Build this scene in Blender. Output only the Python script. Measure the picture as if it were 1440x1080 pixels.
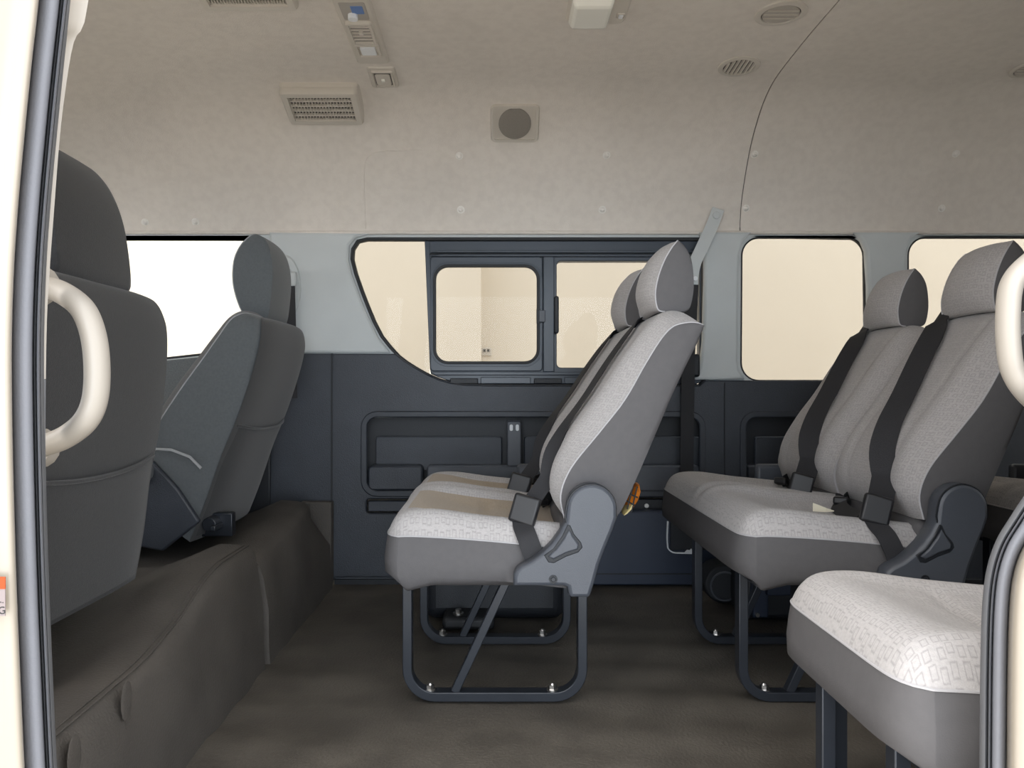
import bpy, bmesh, math, random
from mathutils import Vector, Matrix
random.seed(7)
sc = bpy.context.scene
for o in list(bpy.data.objects): bpy.data.objects.remove(o)
COL = sc.collection

# ---------------------------------------------------------------- camera
F_PX, CX, CY, CAM_Z = 1080.0, 700.0, 545.0, 0.70
cam_d = bpy.data.cameras.new('camera'); cam = bpy.data.objects.new('camera', cam_d); COL.objects.link(cam)
cam_d.sensor_width = 36.0; cam_d.lens = 36.0 * F_PX / 1440.0
cam_d.shift_x = (720 - CX) / 1440.0; cam_d.shift_y = (CY - 540) / 1440.0
cam_d.clip_start = 0.02
cam.location = (0, 0, CAM_Z); cam.rotation_euler = (math.pi / 2, 0, 0)
sc.camera = cam
# ---------------------------------------------------------------- light
sc.view_settings.view_transform = 'Standard'; sc.view_settings.look = 'None'
sc.view_settings.gamma = 1.0; sc.view_settings.use_curve_mapping = False
sc.view_settings.exposure = 0.20
w = bpy.data.worlds.new('world'); sc.world = w; w.use_nodes = True
bg = w.node_tree.nodes['Background']; bg.inputs[0].default_value = (0.94, 0.965, 1.0, 1); bg.inputs[1].default_value = 2.75
def area(name, loc, aim, size, size_y, power, col):
    d = bpy.data.lights.new(name, 'AREA'); d.shape = 'RECTANGLE'; d.size = size; d.size_y = size_y
    d.energy = power; d.color = col
    o = bpy.data.objects.new(name, d); COL.objects.link(o); o.location = loc
    o.rotation_euler = (Vector(aim) - Vector(loc)).to_track_quat('-Z', 'Y').to_euler()
    return o
area('overhead_fill', (-1.9, -.6, 3.3), (-1.9, -.6, -.6), 3.4, .8, 85, (1.0, 0.90, 0.78))      # added warm fill, no fixture: bounces off the ground to lift the interior
area('garage_doorway', (0.6, -5.6, 0.95), (0.6, 2.0, 1.0), 5.0, 2.4, 170, (0.74, 0.87, 1.0))   # daylight through the open garage door

# ---------------------------------------------------------------- helpers
def P(px, py, Y):
    return Vector(((px - CX) * Y / F_PX, Y, CAM_Z - (py - CY) * Y / F_PX))
def XZ(px, py, Y): p = P(px, py, Y); return (p.x, p.z)
def lin(c):
    def f(v): v = v / 255.0; return v / 12.92 if v <= 0.04045 else ((v + 0.055) / 1.055) ** 2.4
    return (f(c[0]), f(c[1]), f(c[2]), 1)
def mat(name, col, rough=0.6, metal=0.0, noise=0.0, nscale=60, bump=0.0, bscale=300, spec=0.5, trans=0.0, stain=0.0, sscale=3.0, pattern=None, sheen=0.0, coat=0.0):
    m = bpy.data.materials.new(name); m.use_nodes = True
    nt = m.node_tree; N = nt.nodes; L = nt.links; b = N['Principled BSDF']
    b.inputs['Base Color'].default_value = (*col[:3], 1)
    b.inputs['Roughness'].default_value = rough; b.inputs['Metallic'].default_value = metal
    b.inputs['Specular IOR Level'].default_value = spec
    b.inputs['Transmission Weight'].default_value = trans
    b.inputs['Sheen Weight'].default_value = sheen; b.inputs['Coat Weight'].default_value = coat
    tc = N.new('ShaderNodeTexCoord'); src = None
    def mixc(a, fac, c2):
        mx = N.new('ShaderNodeMix'); mx.data_type = 'RGBA'
        if a is None: mx.inputs[6].default_value = (*col[:3], 1)
        else: L.new(a, mx.inputs[6])
        mx.inputs[7].default_value = (*c2[:3], 1); L.new(fac, mx.inputs[0]); return mx.outputs[2]
    def ramp(v, a, bb, hi=1.0):
        r = N.new('ShaderNodeMapRange'); r.inputs[1].default_value = a; r.inputs[2].default_value = bb; r.inputs[4].default_value = hi
        L.new(v, r.inputs[0]); return r.outputs[0]
    h = None
    if pattern:   # small woven squares laid out in the surface's own metres
        vo = N.new('ShaderNodeTexVoronoi'); vo.voronoi_dimensions = '2D'; vo.distance = 'CHEBYCHEV'
        vo.inputs['Scale'].default_value = pattern[0]; vo.inputs['Randomness'].default_value = 0.32
        L.new(tc.outputs['UV'], vo.inputs['Vector'])
        w1 = ramp(vo.outputs['Distance'], 0.20, 0.27); w2 = ramp(vo.outputs['Distance'], 0.36, 0.30)
        mm = N.new('ShaderNodeMath'); mm.operation = 'MULTIPLY'; L.new(w1, mm.inputs[0]); L.new(w2, mm.inputs[1])
        ms = N.new('ShaderNodeMath'); ms.operation = 'MULTIPLY'; L.new(mm.outputs[0], ms.inputs[0]); ms.inputs[1].default_value = pattern[2]
        src = mixc(src, ms.outputs[0], pattern[1])
    if noise:
        n = N.new('ShaderNodeTexNoise'); n.inputs['Scale'].default_value = nscale; n.inputs['Detail'].default_value = 5
        L.new(tc.outputs['Object'], n.inputs['Vector'])
        src = mixc(src, ramp(n.outputs[0], 0.42, 0.68, noise), [c * 0.35 for c in col[:3]])
        src = mixc(src, ramp(n.outputs[0], 0.58, 0.32, noise * .6), [min(1, c * 1.5 + .01) for c in col[:3]])
    if stain:
        n2 = N.new('ShaderNodeTexNoise'); n2.inputs['Scale'].default_value = sscale; n2.inputs['Detail'].default_value = 4
        n2.inputs['Distortion'].default_value = 0.8
        L.new(tc.outputs['Object'], n2.inputs['Vector'])
        src = mixc(src, ramp(n2.outputs[0], 0.45, 0.75, stain), [c * 0.4 for c in col[:3]])
    if src is not None: L.new(src, b.inputs['Base Color'])
    if bump:
        nb = N.new('ShaderNodeTexNoise'); nb.inputs['Scale'].default_value = bscale; nb.inputs['Detail'].default_value = 3
        L.new(tc.outputs['Object'], nb.inputs['Vector'])
        bp = N.new('ShaderNodeBump'); bp.inputs['Strength'].default_value = bump; bp.inputs['Distance'].default_value = 0.004
        L.new(nb.outputs[0], bp.inputs['Height']); L.new(bp.outputs[0], b.inputs['Normal'])
    return m
M = {}
M['liner'] = mat('headliner_felt', (.745, .69, .625), .95, noise=.07, nscale=38, bump=.25, bscale=260, spec=.15, stain=.12, sscale=2.2)
M['pillar'] = mat('pale_grey_plastic', (.57, .60, .60), .5, noise=.04, nscale=8, bump=.08, bscale=500)
M['dark'] = mat('dark_grained_plastic', (.036, .042, .054), .40, noise=.10, nscale=14, bump=.3, bscale=420, stain=.2, sscale=6)
M['dark2'] = mat('darker_plastic', (.010, .012, .016), .5, bump=.2, bscale=400)
M['navy'] = mat('navy_panel_paint', (.022, .032, .058), .45, noise=.08, nscale=5)
M['wframe'] = mat('window_frame_black', (.055, .068, .088), .38, noise=.05, nscale=12)
M['rubber'] = mat('black_rubber', (.018, .019, .021), .6)
M['seal'] = mat('grey_door_seal', (.165, .17, .19), .75, noise=.06, nscale=9, bump=.1)
M['sealdark'] = mat('dark_door_seal', (.125, .128, .137), .6)
M['cream'] = mat('cream_body_paint', (.35, .31, .255), .35, noise=.03, nscale=3, coat=.6)
M['handle'] = mat('ivory_handle_plastic', (.40, .365, .32), .4, noise=.05, nscale=10)
M['floor'] = mat('brown_grey_vinyl_floor', (.104, .093, .078), .6, noise=.35, nscale=7, bump=.5, bscale=170, stain=.5, sscale=2.5)
M['carpet'] = mat('worn_hump_mat', (.084, .075, .066), .8, noise=.25, nscale=6, bump=.5, bscale=220, stain=.35, sscale=4)
PAT = (.20, .19, .19)
M['fabric'] = mat('pale_grey_patterned_fabric', (.45, .43, .425), .95, noise=.12, nscale=210, bump=.3, bscale=600, pattern=(76, PAT, .42), spec=.15, sheen=.2)
M['fabric2'] = mat('ribbed_seat_fabric', (.40, .325, .24), .95, noise=.12, nscale=220, bump=.3, bscale=600, pattern=(150, (.27, .235, .19), .45), spec=.15, sheen=.2)
M['vinyl'] = mat('grey_side_cloth', (.108, .104, .107), .8, noise=.05, nscale=60, bump=.12, bscale=500, spec=.25)
M['piping'] = mat('pale_piping', (.44, .43, .44), .8)
M['hinge'] = mat('blue_grey_hinge_plastic', (.068, .075, .090), .42, noise=.04, nscale=30, bump=.1, bscale=500)
M['steel'] = mat('black_painted_steel', (.024, .028, .036), .3, metal=.2, noise=.1, nscale=25)
M['bolt'] = mat('zinc_bolt', (.62, .60, .57), .3, metal=1.0)
M['web'] = mat('black_belt_webbing', (.022, .022, .025), .75, bump=.3, bscale=700)
M['buckle'] = mat('black_buckle_plastic', (.013, .013, .015), .42)
M['cabcloth'] = mat('charcoal_seat_cloth', (.042, .043, .046), .9, noise=.12, nscale=160, bump=.25, bscale=500, spec=.2, sheen=.25)
M['cabside'] = mat('slate_seat_side_cloth', (.105, .115, .122), .9, noise=.1, nscale=160, bump=.25, bscale=500, spec=.2, sheen=.25)
M['cabpipe'] = mat('ash_seat_piping', (.33, .34, .35), .8)
M['doorcloth'] = mat('grey_door_card_cloth', (.17, .18, .18), .9, noise=.25, nscale=200, bump=.2)
M['fixture'] = mat('beige_ceiling_plastic', (.60, .555, .49), .5)
M['clip'] = mat('clip_plastic', (.82, .79, .74), .4)
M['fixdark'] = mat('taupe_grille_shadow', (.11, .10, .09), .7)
M['fixmid'] = mat('speaker_mesh', (.26, .235, .205), .8, noise=.3, nscale=900)
M['lens'] = mat('milky_lamp_lens', (.80, .79, .72), .25)
M['blue'] = mat('blue_sticker', (.12, .22, .48), .5)
M['label_orange'] = mat('label_orange', (.42, .05, .002), .6)
M['orange'] = mat('orange_plastic_wrap', (.75, .22, .02), .35)
M['yellow'] = mat('yellow_wrap', (.65, .52, .22), .4)
M['white'] = mat('white_plastic', (.80, .82, .84), .4)
M['ink'] = mat('black_print', (.02, .02, .02), .6)
M['labgrey'] = mat('label_grey', (.24, .20, .20), .6)
M['garage'] = mat('cream_plaster_wall', (.74, .675, .575), .9, noise=.04, nscale=1.5)
M['ground'] = mat('pale_concrete', (.78, .71, .62), .8, noise=.1, nscale=2)
M['tag'] = mat('cream_tag', (.75, .70, .55), .7)
def glass(name, tint=(.86, .865, .84)):
    m = bpy.data.materials.new(name); m.use_nodes = True; nt = m.node_tree; N = nt.nodes; L = nt.links
    for n in list(N): N.remove(n)
    out = N.new('ShaderNodeOutputMaterial'); t = N.new('ShaderNodeBsdfTransparent'); t.inputs[0].default_value = (*tint, 1)
    g = N.new('ShaderNodeBsdfGlossy'); g.inputs['Roughness'].default_value = .02
    mx = N.new('ShaderNodeMixShader'); fr = N.new('ShaderNodeFresnel'); fr.inputs[0].default_value = 1.15
    L.new(fr.outputs[0], mx.inputs[0]); L.new(t.outputs[0], mx.inputs[1]); L.new(g.outputs[0], mx.inputs[2]); L.new(mx.outputs[0], out.inputs[0])
    return m
M['glass'] = glass('window_glass', (.72, .71, .685)); M['clear'] = glass('clear_cab_glass', (.97, .98, .96))

def tag(o, label=None, cat=None, group=None, kind=None):
    if label: o['label'] = label
    if cat: o['category'] = cat
    if group: o['group'] = group
    if kind: o['kind'] = kind
    return o
def world_off(parent):
    v = Vector((0, 0, 0))
    while parent is not None: v += parent.location; parent = parent.parent
    return v
def empty(name, loc, **k):
    o = bpy.data.objects.new(name, None); COL.objects.link(o); o.location = loc; o.empty_display_size = .1
    return tag(o, **k)
class MB:
    def __init__(s): s.v = []; s.f = []; s.uv = []; s.mi = []
    def add(s, vs, fs, uvs=None, mi=0):
        n = len(s.v); s.v += [Vector(v) for v in vs]
        for k, f in enumerate(fs):
            s.f.append([n + i for i in f]); s.mi.append(mi)
            s.uv.append([uvs[i] for i in f] if uvs else [(vs[i][0], vs[i][1]) for i in f])
        return s
    def box(s, x0, y0, z0, x1, y1, z1, mi=0):
        x0, x1 = sorted((x0, x1)); y0, y1 = sorted((y0, y1)); z0, z1 = sorted((z0, z1))
        vs = [(x0,y0,z0),(x1,y0,z0),(x1,y1,z0),(x0,y1,z0),(x0,y0,z1),(x1,y0,z1),(x1,y1,z1),(x0,y1,z1)]
        return s.add(vs, [(0,3,2,1),(4,5,6,7),(0,1,5,4),(1,2,6,5),(2,3,7,6),(3,0,4,7)], mi=mi)
    def loft(s, rings, closed=True, caps=False, mi=0):
        n = len(rings[0]); vs = []; uvs = []; vv = 0
        for i, r in enumerate(rings):
            if i: vv += (Vector(r[n // 2]) - Vector(rings[i-1][n // 2])).length
            uu = 0
            for j, p in enumerate(r):
                if j: uu += (Vector(p) - Vector(r[j-1])).length
                vs.append(p); uvs.append((uu, vv))
        fs = []; m = n if closed else n - 1
        for i in range(len(rings) - 1):
            for j in range(m):
                k = (j + 1) % n; fs.append((i*n + j, i*n + k, (i+1)*n + k, (i+1)*n + j))
        if caps: fs.append(tuple(range(n - 1, -1, -1))); fs.append(tuple((len(rings)-1)*n + j for j in range(n)))
        return s.add(vs, fs, uvs, mi)
    def tube(s, path, r, seg=8, closed=False, mi=0, flat=1.0, up=None):
        path = [Vector(p) for p in path]; rings = []; n = len(path)
        ref = Vector(up) if up else None
        for i, p in enumerate(path):
            a = path[(i-1) % n] if (closed or i) else p; b = path[(i+1) % n] if (closed or i < n-1) else p
            d = (b - a).normalized()
            u = ref if ref is not None else (Vector((0, 0, 1)) if abs(d.z) < .9 else Vector((1, 0, 0)))
            e1 = (u - d * u.dot(d)).normalized()
            if ref is None: ref = e1
            else: ref = e1 if up is None else ref
            e2 = d.cross(e1); rr = r[i] if isinstance(r, (list, tuple)) else r
            rings.append([p + e1 * (rr * math.cos(2*math.pi*k/seg)) + e2 * (rr * flat * math.sin(2*math.pi*k/seg)) for k in range(seg)])
        if closed: rings.append(rings[0]); return s.loft(rings, True, False, mi)
        return s.loft(rings, True, True, mi)
    def bar(s, path, hw, hd, side=(0, 1, 0), mi=0, closed=False):   # rectangular section, hd along 'side'
        path = [Vector(p) for p in path]; rings = []; n = len(path); sd = Vector(side)
        for i, p in enumerate(path):
            a = path[(i-1) % n] if (closed or i) else p; b = path[(i+1) % n] if (closed or i < n-1) else p
            d = (b - a).normalized(); sd2 = (sd - d * sd.dot(d)).normalized(); e = d.cross(sd2)
            rings.append([p + e*hw + sd2*hd, p - e*hw + sd2*hd, p - e*hw - sd2*hd, p + e*hw - sd2*hd])
        if closed: rings.append(rings[0]); return s.loft(rings, True, False, mi)
        return s.loft(rings, True, True, mi)
    def cyl(s, c, axis, r, h, seg=16, mi=0, r2=None):
        c = Vector(c); ax = Vector(axis).normalized()
        e1 = ax.orthogonal().normalized(); e2 = ax.cross(e1); r2 = r if r2 is None else r2
        ring = lambda o, rr: [c + ax*o + e1*(rr*math.cos(2*math.pi*k/seg)) + e2*(rr*math.sin(2*math.pi*k/seg)) for k in range(seg)]
        return s.loft([ring(0, r), ring(h, r2)], True, True, mi)
    def sphere(s, c, r, sx=1, sy=1, sz=1, mi=0, n=8):
        c = Vector(c); rings = []
        for i in range(1, n):
            a = math.pi * i / n
            rings.append([c + Vector((r*sx*math.sin(a)*math.cos(2*math.pi*k/12), r*sy*math.sin(a)*math.sin(2*math.pi*k/12), -r*sz*math.cos(a))) for k in range(12)])
        return s.loft(rings, True, True, mi)
    def build(s, name, m, parent=None, smooth=True, bevel=0.0, sub=0, seg=2, angle=40, label=None, fixn=True):
        off = world_off(parent); me = bpy.data.meshes.new(name)
        me.from_pydata([v - off for v in s.v], [], s.f)
        ul = me.uv_layers.new(name='UVMap'); k = 0
        for poly, uv in zip(me.polygons, s.uv):
            for li, c in zip(poly.loop_indices, uv): ul.data[li].uv = (c[0], c[1])
        for poly, i in zip(me.polygons, s.mi): poly.material_index = i
        for mm in (m if isinstance(m, (list, tuple)) else [m]): me.materials.append(mm)
        if fixn:
            bm = bmesh.new(); bm.from_mesh(me); bmesh.ops.remove_doubles(bm, verts=bm.verts, dist=1e-5)
            bmesh.ops.recalc_face_normals(bm, faces=bm.faces); bm.to_mesh(me); bm.free()
        if smooth:
            me.shade_smooth()
            try: me.set_sharp_from_angle(angle=math.radians(angle))
            except Exception: pass
        o = bpy.data.objects.new(name, me); COL.objects.link(o)
        if parent is not None: o.parent = parent
        if bevel:
            b = o.modifiers.new('bevel', 'BEVEL'); b.width = bevel; b.segments = seg; b.limit_method = 'ANGLE'; b.angle_limit = math.radians(35)
        if sub:
            q = o.modifiers.new('sub', 'SUBSURF'); q.levels = sub; q.render_levels = sub
        if label: o['label'] = label
        return o
def rrect(x0, y0, x1, y1, r, n=5):
    x0, x1 = sorted((x0, x1)); y0, y1 = sorted((y0, y1)); out = []
    for cx, cy, a0 in ((x1-r, y1-r, 0), (x0+r, y1-r, 90), (x0+r, y0+r, 180), (x1-r, y0+r, 270)):
        for k in range(n + 1):
            a = math.radians(a0 + 90*k/n); out.append((cx + r*math.cos(a), cy + r*math.sin(a)))
    return out
def catmull(pts, n=6, closed=False):
    out = []; L = len(pts); rng = range(L if closed else L - 1)
    for i in rng:
        p = [Vector(pts[(i+k) % L]) if closed else Vector(pts[min(max(i+k, 0), L-1)]) for k in (-1, 0, 1, 2)]
        for j in range(n):
            t = j / n
            out.append(.5*((2*p[1]) + (p[2]-p[0])*t + (2*p[0]-5*p[1]+4*p[2]-p[3])*t*t + (3*p[1]-p[0]-3*p[2]+p[3])*t**3))
    if not closed: out.append(Vector(pts[-1]))
    return out
def plate(name, Y, depth, outer, holes, m, parent=None, bevel=.002, px=True, label=None, kind=None):
    """upright plate facing the door: outline(s) in the wall plane, front face at Y, thickness 'depth' going away"""
    cu = bpy.data.curves.new(name, 'CURVE'); cu.dimensions = '2D'; cu.fill_mode = 'BOTH'
    cu.extrude = max(depth/2 - bevel, .0002); cu.bevel_depth = bevel; cu.bevel_resolution = 1; cu.offset = -bevel
    for loop in [outer] + list(holes):
        pts = [XZ(a[0], a[1], Y) for a in loop] if px else loop
        sp = cu.splines.new('POLY'); sp.points.add(len(pts) - 1); sp.use_cyclic_u = True
        for q, (a, b) in zip(sp.points, pts): q.co = (a, b, 0, 1)
    tmp = bpy.data.objects.new(name, cu); COL.objects.link(tmp)
    dg = bpy.context.evaluated_depsgraph_get(); me = bpy.data.meshes.new_from_object(tmp.evaluated_get(dg))
    bpy.data.objects.remove(tmp); bpy.data.curves.remove(cu)
    off = world_off(parent)
    me.transform(Matrix.Translation(Vector((0, Y + depth/2, 0)) - off) @ Matrix.Rotation(math.pi/2, 4, 'X'))
    me.materials.clear(); me.materials.append(m)
    o = bpy.data.objects.new(name, me); COL.objects.link(o); me.name = name
    if parent is not None: o.parent = parent
    if label: o['label'] = label
    if kind: o['kind'] = kind
    return o
def kidcopy(o, parent):
    c = o.copy(); COL.objects.link(c); c.parent = parent
    for ch in o.children: kidcopy(ch, c)
    return c

# ================================================================= the setting
WY = 2.79                                        # inner face of the far side wall
# --- outside: garage the van stands in
g = MB(); g.box(-9, -7, -.62, 9, 7.5, -.60); tag(g.build('ground', M['ground'], smooth=False), kind='structure')
g = MB(); g.box(-9, 5.2, -.6, -.115, 5.5, 4.2); g.box(-.115, 5.45, -.6, 9, 5.6, 4.2)
gw = tag(g.build('wall_garage', M['garage'], smooth=False), kind='structure')
o = MB(); q0, q1 = P(677, 489, 5.44), P(691, 500, 5.44); o.box(q0.x, 5.43, q0.z, q1.x, 5.45, q1.z)
so = tag(o.build('wall_socket', M['fixture'], bevel=.004), 'small cream electrical socket on garage wall seen through sliding window', 'socket')
o = MB()
for k in (.3, .7): x = q0.x + (q1.x-q0.x)*k; o.box(x-.008, 5.424, q0.z - .03, x+.008, 5.431, q0.z - .012)
o.build('socket_slots', M['fixdark'], so, smooth=False)

# --- roof lining
half = [(2.784, 1.262), (2.782, 1.30), (2.757, 1.39), (2.68, 1.52), (2.60, 1.60), (2.515, 1.652), (2.42, 1.678), (2.25, 1.69), (2.05, 1.695)]
near = [(3.66 - y, z) for y, z in reversed(half)]
prof = [(v[0], v[1]) for v in catmull([(a, b) for a, b in (half + near)], 5)]
def sstep(a, b, x):
    t = min(max((x - a) / (b - a), 0), 1) if b != a else 0; return t*t*(3 - 2*t)
def kx(x): return 1 - .72 * sstep(-.95, -2.1, x)
def roof_z(x, y):
    for i in range(len(prof) - 1):
        (ya, za), (yb, zb) = prof[i], prof[i+1]
        if yb <= y <= ya and ya > yb:
            z = za + (zb - za) * (ya - y) / (ya - yb); return 1.262 + (z - 1.262) * kx(x)
    return 1.262
def roof_hit(px, py):
    lo = .9
    for i in range(2000):
        Y = .9 + i * .001; p = P(px, py, Y)
        if p.z >= roof_z(p.x, p.y): break
    x, y = p.x, p.y; e = .02
    ty = Vector((0, 2*e, roof_z(x, y+e) - roof_z(x, y-e))).normalized()
    tx = Vector((2*e, 0, roof_z(x+e, y) - roof_z(x-e, y))).normalized()
    n = ty.cross(tx)
    if n.z > 0: n = -n
    n.normalize(); tx = (tx - n * tx.dot(n)).normalized()
    return p, tx, ty, n
xs = [-2.2 + .1*i for i in range(58)]
SEAM = .878
rg = MB(); rings = [[(x, y, 1.262 + (z - 1.262)*kx(x)) for y, z in prof] for x in [v for v in xs if v < SEAM - .02] + [SEAM - .0018]]
last = rings[-1]
groove = [(SEAM - .0012, y, z + .004) for _, y, z in last]
rings.append(groove); rg.loft(rings, False)
rings = [[(SEAM + .0012, y, z + .004) for _, y, z in last], [(SEAM + .0018, y, z) for _, y, z in last]] + [[(x, y, z) for y, z in prof] for x in xs if x > SEAM + .02]
rg.loft(rings, False)
ceil = tag(rg.build('ceiling', M['liner'], angle=60), kind='structure')
so_ = ceil.modifiers.new('sol', 'SOLIDIFY'); so_.thickness = .02; so_.offset = 1
# outer roof skin
rr = MB(); rr.loft([[(x, y + (.05 if y > 1.83 else -.05), 1.262 + (z - 1.262)*kx(x) + .06) for y, z in prof] for x in xs], False)
tag(rr.build('roof', M['cream']), kind='structure')
# seam line
sm = MB(); sm.loft([[(SEAM + dx, y, z + .003) for _, y, z in last] for dx in (-.0022, .0022)], False)
sm.build('lining_seam', M['fixdark'], ceil)
# raised edge of the side lining panel (only its soft outline shows)
pts = [(514, 322), (512, 260), (514, 228), (524, 216), (545, 212), (600, 211)]
ln = MB(); path = []
for a in catmull(pts, 4): p, tx, ty, n = roof_hit(a[0], a[1]); path.append(p + n*.0005)
ln.tube(path, [.0022]*(len(path)-3) + [.0015, .001, .0004], 6); ln.build('panel_edge', M['liner'], ceil)
for (a, b) in ((646, 219), (853, 218), (648, 295), (847, 295), (1061, 217), (1344, 216), (1049, 293), (1324, 293), (204, 313), (275, 312)):
    p, tx, ty, n = roof_hit(a, b); c = MB(); c.cyl(p - n*.001, n, .0145, .003, 16, r2=.013); c.cyl(p + n*.002, n, .010, .006, 14, r2=.004)
    c.build('clip', M['clip'], ceil)
# rolled lower edge of the lining above the windows
e = MB(); e.tube([(-2.1, 2.786, 1.262), (3.4, 2.786, 1.262)], .007, 10); e.build('lining_edge', M['liner'], ceil)

# --- far wall: pale upper shell with the window openings
tear = [(516, 336), (503, 339), (496, 350), (495, 364), (500, 384), (508, 407), (516.5, 429), (526, 452), (537, 473), (549, 488), (561, 501), (573, 510), (585, 517.5), (600, 526), (617, 533.6), (633, 538), (652, 541), (700, 542), (984, 542), (990, 536), (990, 345), (985, 336)]
win3 = rrect(1043, 333, 1217, 536, 26, 8)
win3 = [(x + (3.0 if x > 1100 else -1.5) * ((y - 333)/203.0) * .9, y) for x, y in win3]
win4 = rrect(1277, 333, 1470, 536, 26, 8)
cabw = [(20, 331), (160, 328), (250, 325), (340, 324), (358, 328), (368, 338), (374, 355), (380, 400), (384, 440), (384, 480), (378, 492), (365, 494), (290, 499), (235, 505), (65, 529), (-20, 540), (-20, 338)]
def grow(loop, d):
    cx = sum(p[0] for p in loop)/len(loop); n = len(loop); out = []
    A = sum(loop[i][0]*loop[(i+1) % n][1] - loop[(i+1) % n][0]*loop[i][1] for i in range(n)); sg = 1 if A > 0 else -1
    for i in range(n):
        a, b = Vector(loop[i-1]), Vector(loop[(i+1) % n]); t = b - a; nn = Vector((t.y, -t.x)).normalized() * sg
        out.append((loop[i][0] + nn.x*d, loop[i][1] + nn.y*d))
    return out
outer = [(-150, 329), (2060, 329), (2060, 560), (-150, 600)]
wall = plate('wall_far', WY, .03, outer, [tear, win3, win4, cabw], M['pillar'], bevel=.006, kind='structure')
plate('outer_panel', 2.90, .02, [(x*1.0, y) for x, y in [(-120, 325), (2000, 325), (2000, 795), (-120, 795)]], [grow(tear, 2), grow(win3, 2), grow(win4, 2), grow(cabw, 2)], M['cream'], wall, bevel=.001)
# lower dark panel
pk1 = rrect(512, 583, 988, 694, 18, 6); pk2 = rrect(1046, 583, 1290, 694, 18, 6)
low = [(383, 497), (557, 497.5), (561, 501), (573, 510), (585, 517.5), (600, 526), (617, 533.6), (633, 538), (652, 541), (700, 542), (984, 542), (992, 535), (2060, 535), (2060, 817), (376, 817)]
low = [(x, y) for x, y in low]
slot = rrect(515, 702, 640, 722, 5, 3); slot2 = rrect(885, 700, 935, 727, 3, 3)
panel = plate('lower_panel', WY - .022, .03, low, [pk1, pk2, slot, slot2], M['dark'], wall, bevel=.005, label='dark navy grained plastic lower side panel')
def ringplate(name, Y, depth, loop, wd, m, par, bevel=.002, grow_out=True):
    return plate(name, Y, depth, grow(loop, wd) if grow_out else loop, [loop if grow_out else grow(loop, -wd)], m, par, bevel)
ringplate('pocket_rim', WY - .028, .012, grow(pk1, -4), 9, M['dark'], wall, .004)
ringplate('pocket_rim', WY - .028, .012, grow(pk2, -4), 9, M['dark'], wall, .004)
plate('pocket_back', WY + .075, .01, rrect(500, 570, 1000, 700, 10), [], M['dark2'], wall)
plate('pocket_back', WY + .075, .01, rrect(1036, 570, 1310, 700, 10), [], M['dark2'], wall)
plate('pocket_insert', WY + .045, .02, rrect(528, 614, 706, 662, 4), [], M['dark'], wall, .004)
plate('pocket_insert', WY + .045, .02, rrect(737, 614, 985, 662, 4), [], M['dark'], wall, .004)
plate('pocket_insert', WY + .045, .02, rrect(1062, 614, 1280, 662, 4), [], M['dark'], wall, .004)
plate('pocket_tray', WY - .012, .08, rrect(600, 655, 984, 692, 4), [], M['hinge'], wall, .006)
plate('pocket_tray', WY - .012, .08, rrect(1052, 655, 1284, 692, 4), [], M['dark'], wall, .006)
plate('pull_cup', WY - .020, .08, rrect(517, 655, 594, 690, 7), [], M['dark'], wall, .007)
pd = plate('pocket_divider', WY - .004, .06, rrect(713, 592, 733, 656, 3), [], M['hinge'], wall, .004)
for xx in (719, 727.5): plate('divider_stud', WY - .009, .006, rrect(xx - 2.3, 597, xx + 2.3, 606, 2), [], M['white'], pd, .001)
plate('slot_insert', WY - .008, .02, grow(slot, -2.5), [], M['dark'], wall, .003)
ap = plate('socket_plate', WY - .010, .02, grow(slot2, -2), [], M['dark2'], wall, .003)
o = MB(); o.cyl(P(909, 711, WY - .010), (0, -1, 0), .008, .006, 10); o.build('screw', M['bolt'], ap)
# soft vertical join left of the pocket, and below pillar
for pts in ([(467, 497), (466, 820)],):
    o = MB(); o.bar([P(a, b, WY - .022) for a, b in pts], .003, .004); o.build('panel_joint', M['dark2'], wall, smooth=False)
plate('ledge_rail', WY - .04, .06, [(470, 814), (1480, 814), (1480, 823), (470, 823)], [], M['dark2'], wall, .003)
o = MB(); o.tube([P(472, 813, 2.745), P(1000, 812.5, 2.745)], .0025, 6); o.build('sill_strip', M['hinge'], wall)
o = MB(); o.bar([P(1019, 538, WY-.024), P(1019, 700, WY-.024)], .0018, .003); o.build('panel_joint', M['dark2'], wall, smooth=False)
# cab door card beneath the driver's window
dc = plate('door_card', WY - .01, .03, [(-150, 560), (60, 531), (235, 506.5), (300, 500), (383, 495), (383, 830), (-150, 830)], [], M['doorcloth'], wall, .004)
plate('door_card_trim', WY - .03, .03, [(-150, 640), (330, 578), (380, 575), (380, 830), (-150, 830)], [], M['dark2'], wall, .006)
for yy in (579, 584): 
    o = MB(); o.bar([P(190, yy+3, WY-.04), P(330, yy - 2, WY-.04)], .002, .003); o.build('door_card_strip', M['piping'], wall, smooth=False)
# pale pillar trims standing proud between the windows
def pillar(outl, name='pillar_trim', d=.035, mt='pillar'):
    return plate(name, WY - d + .002, d, outl, [], M[mt], wall, .010)
pillar([(985, 326), (1058, 326), (1046, 338), (1040, 360), (1038.5, 440), (1038, 505), (1040, 520), (1048, 533), (975, 534), (984, 520), (989, 480), (991, 400), (991, 350)])
pillar([(1203, 326), (1296, 326), (1283, 334), (1276, 350), (1274, 400), (1274, 534), (1224, 534), (1222, 400), (1219, 352), (1213, 338)])
pillar([(378, 326), (520, 328), (500, 334), (491, 345), (490, 364), (495, 386), (511, 430), (532, 475), (549, 496), (384, 496), (388, 440), (386, 400), (380, 355)], d=.02)
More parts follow.
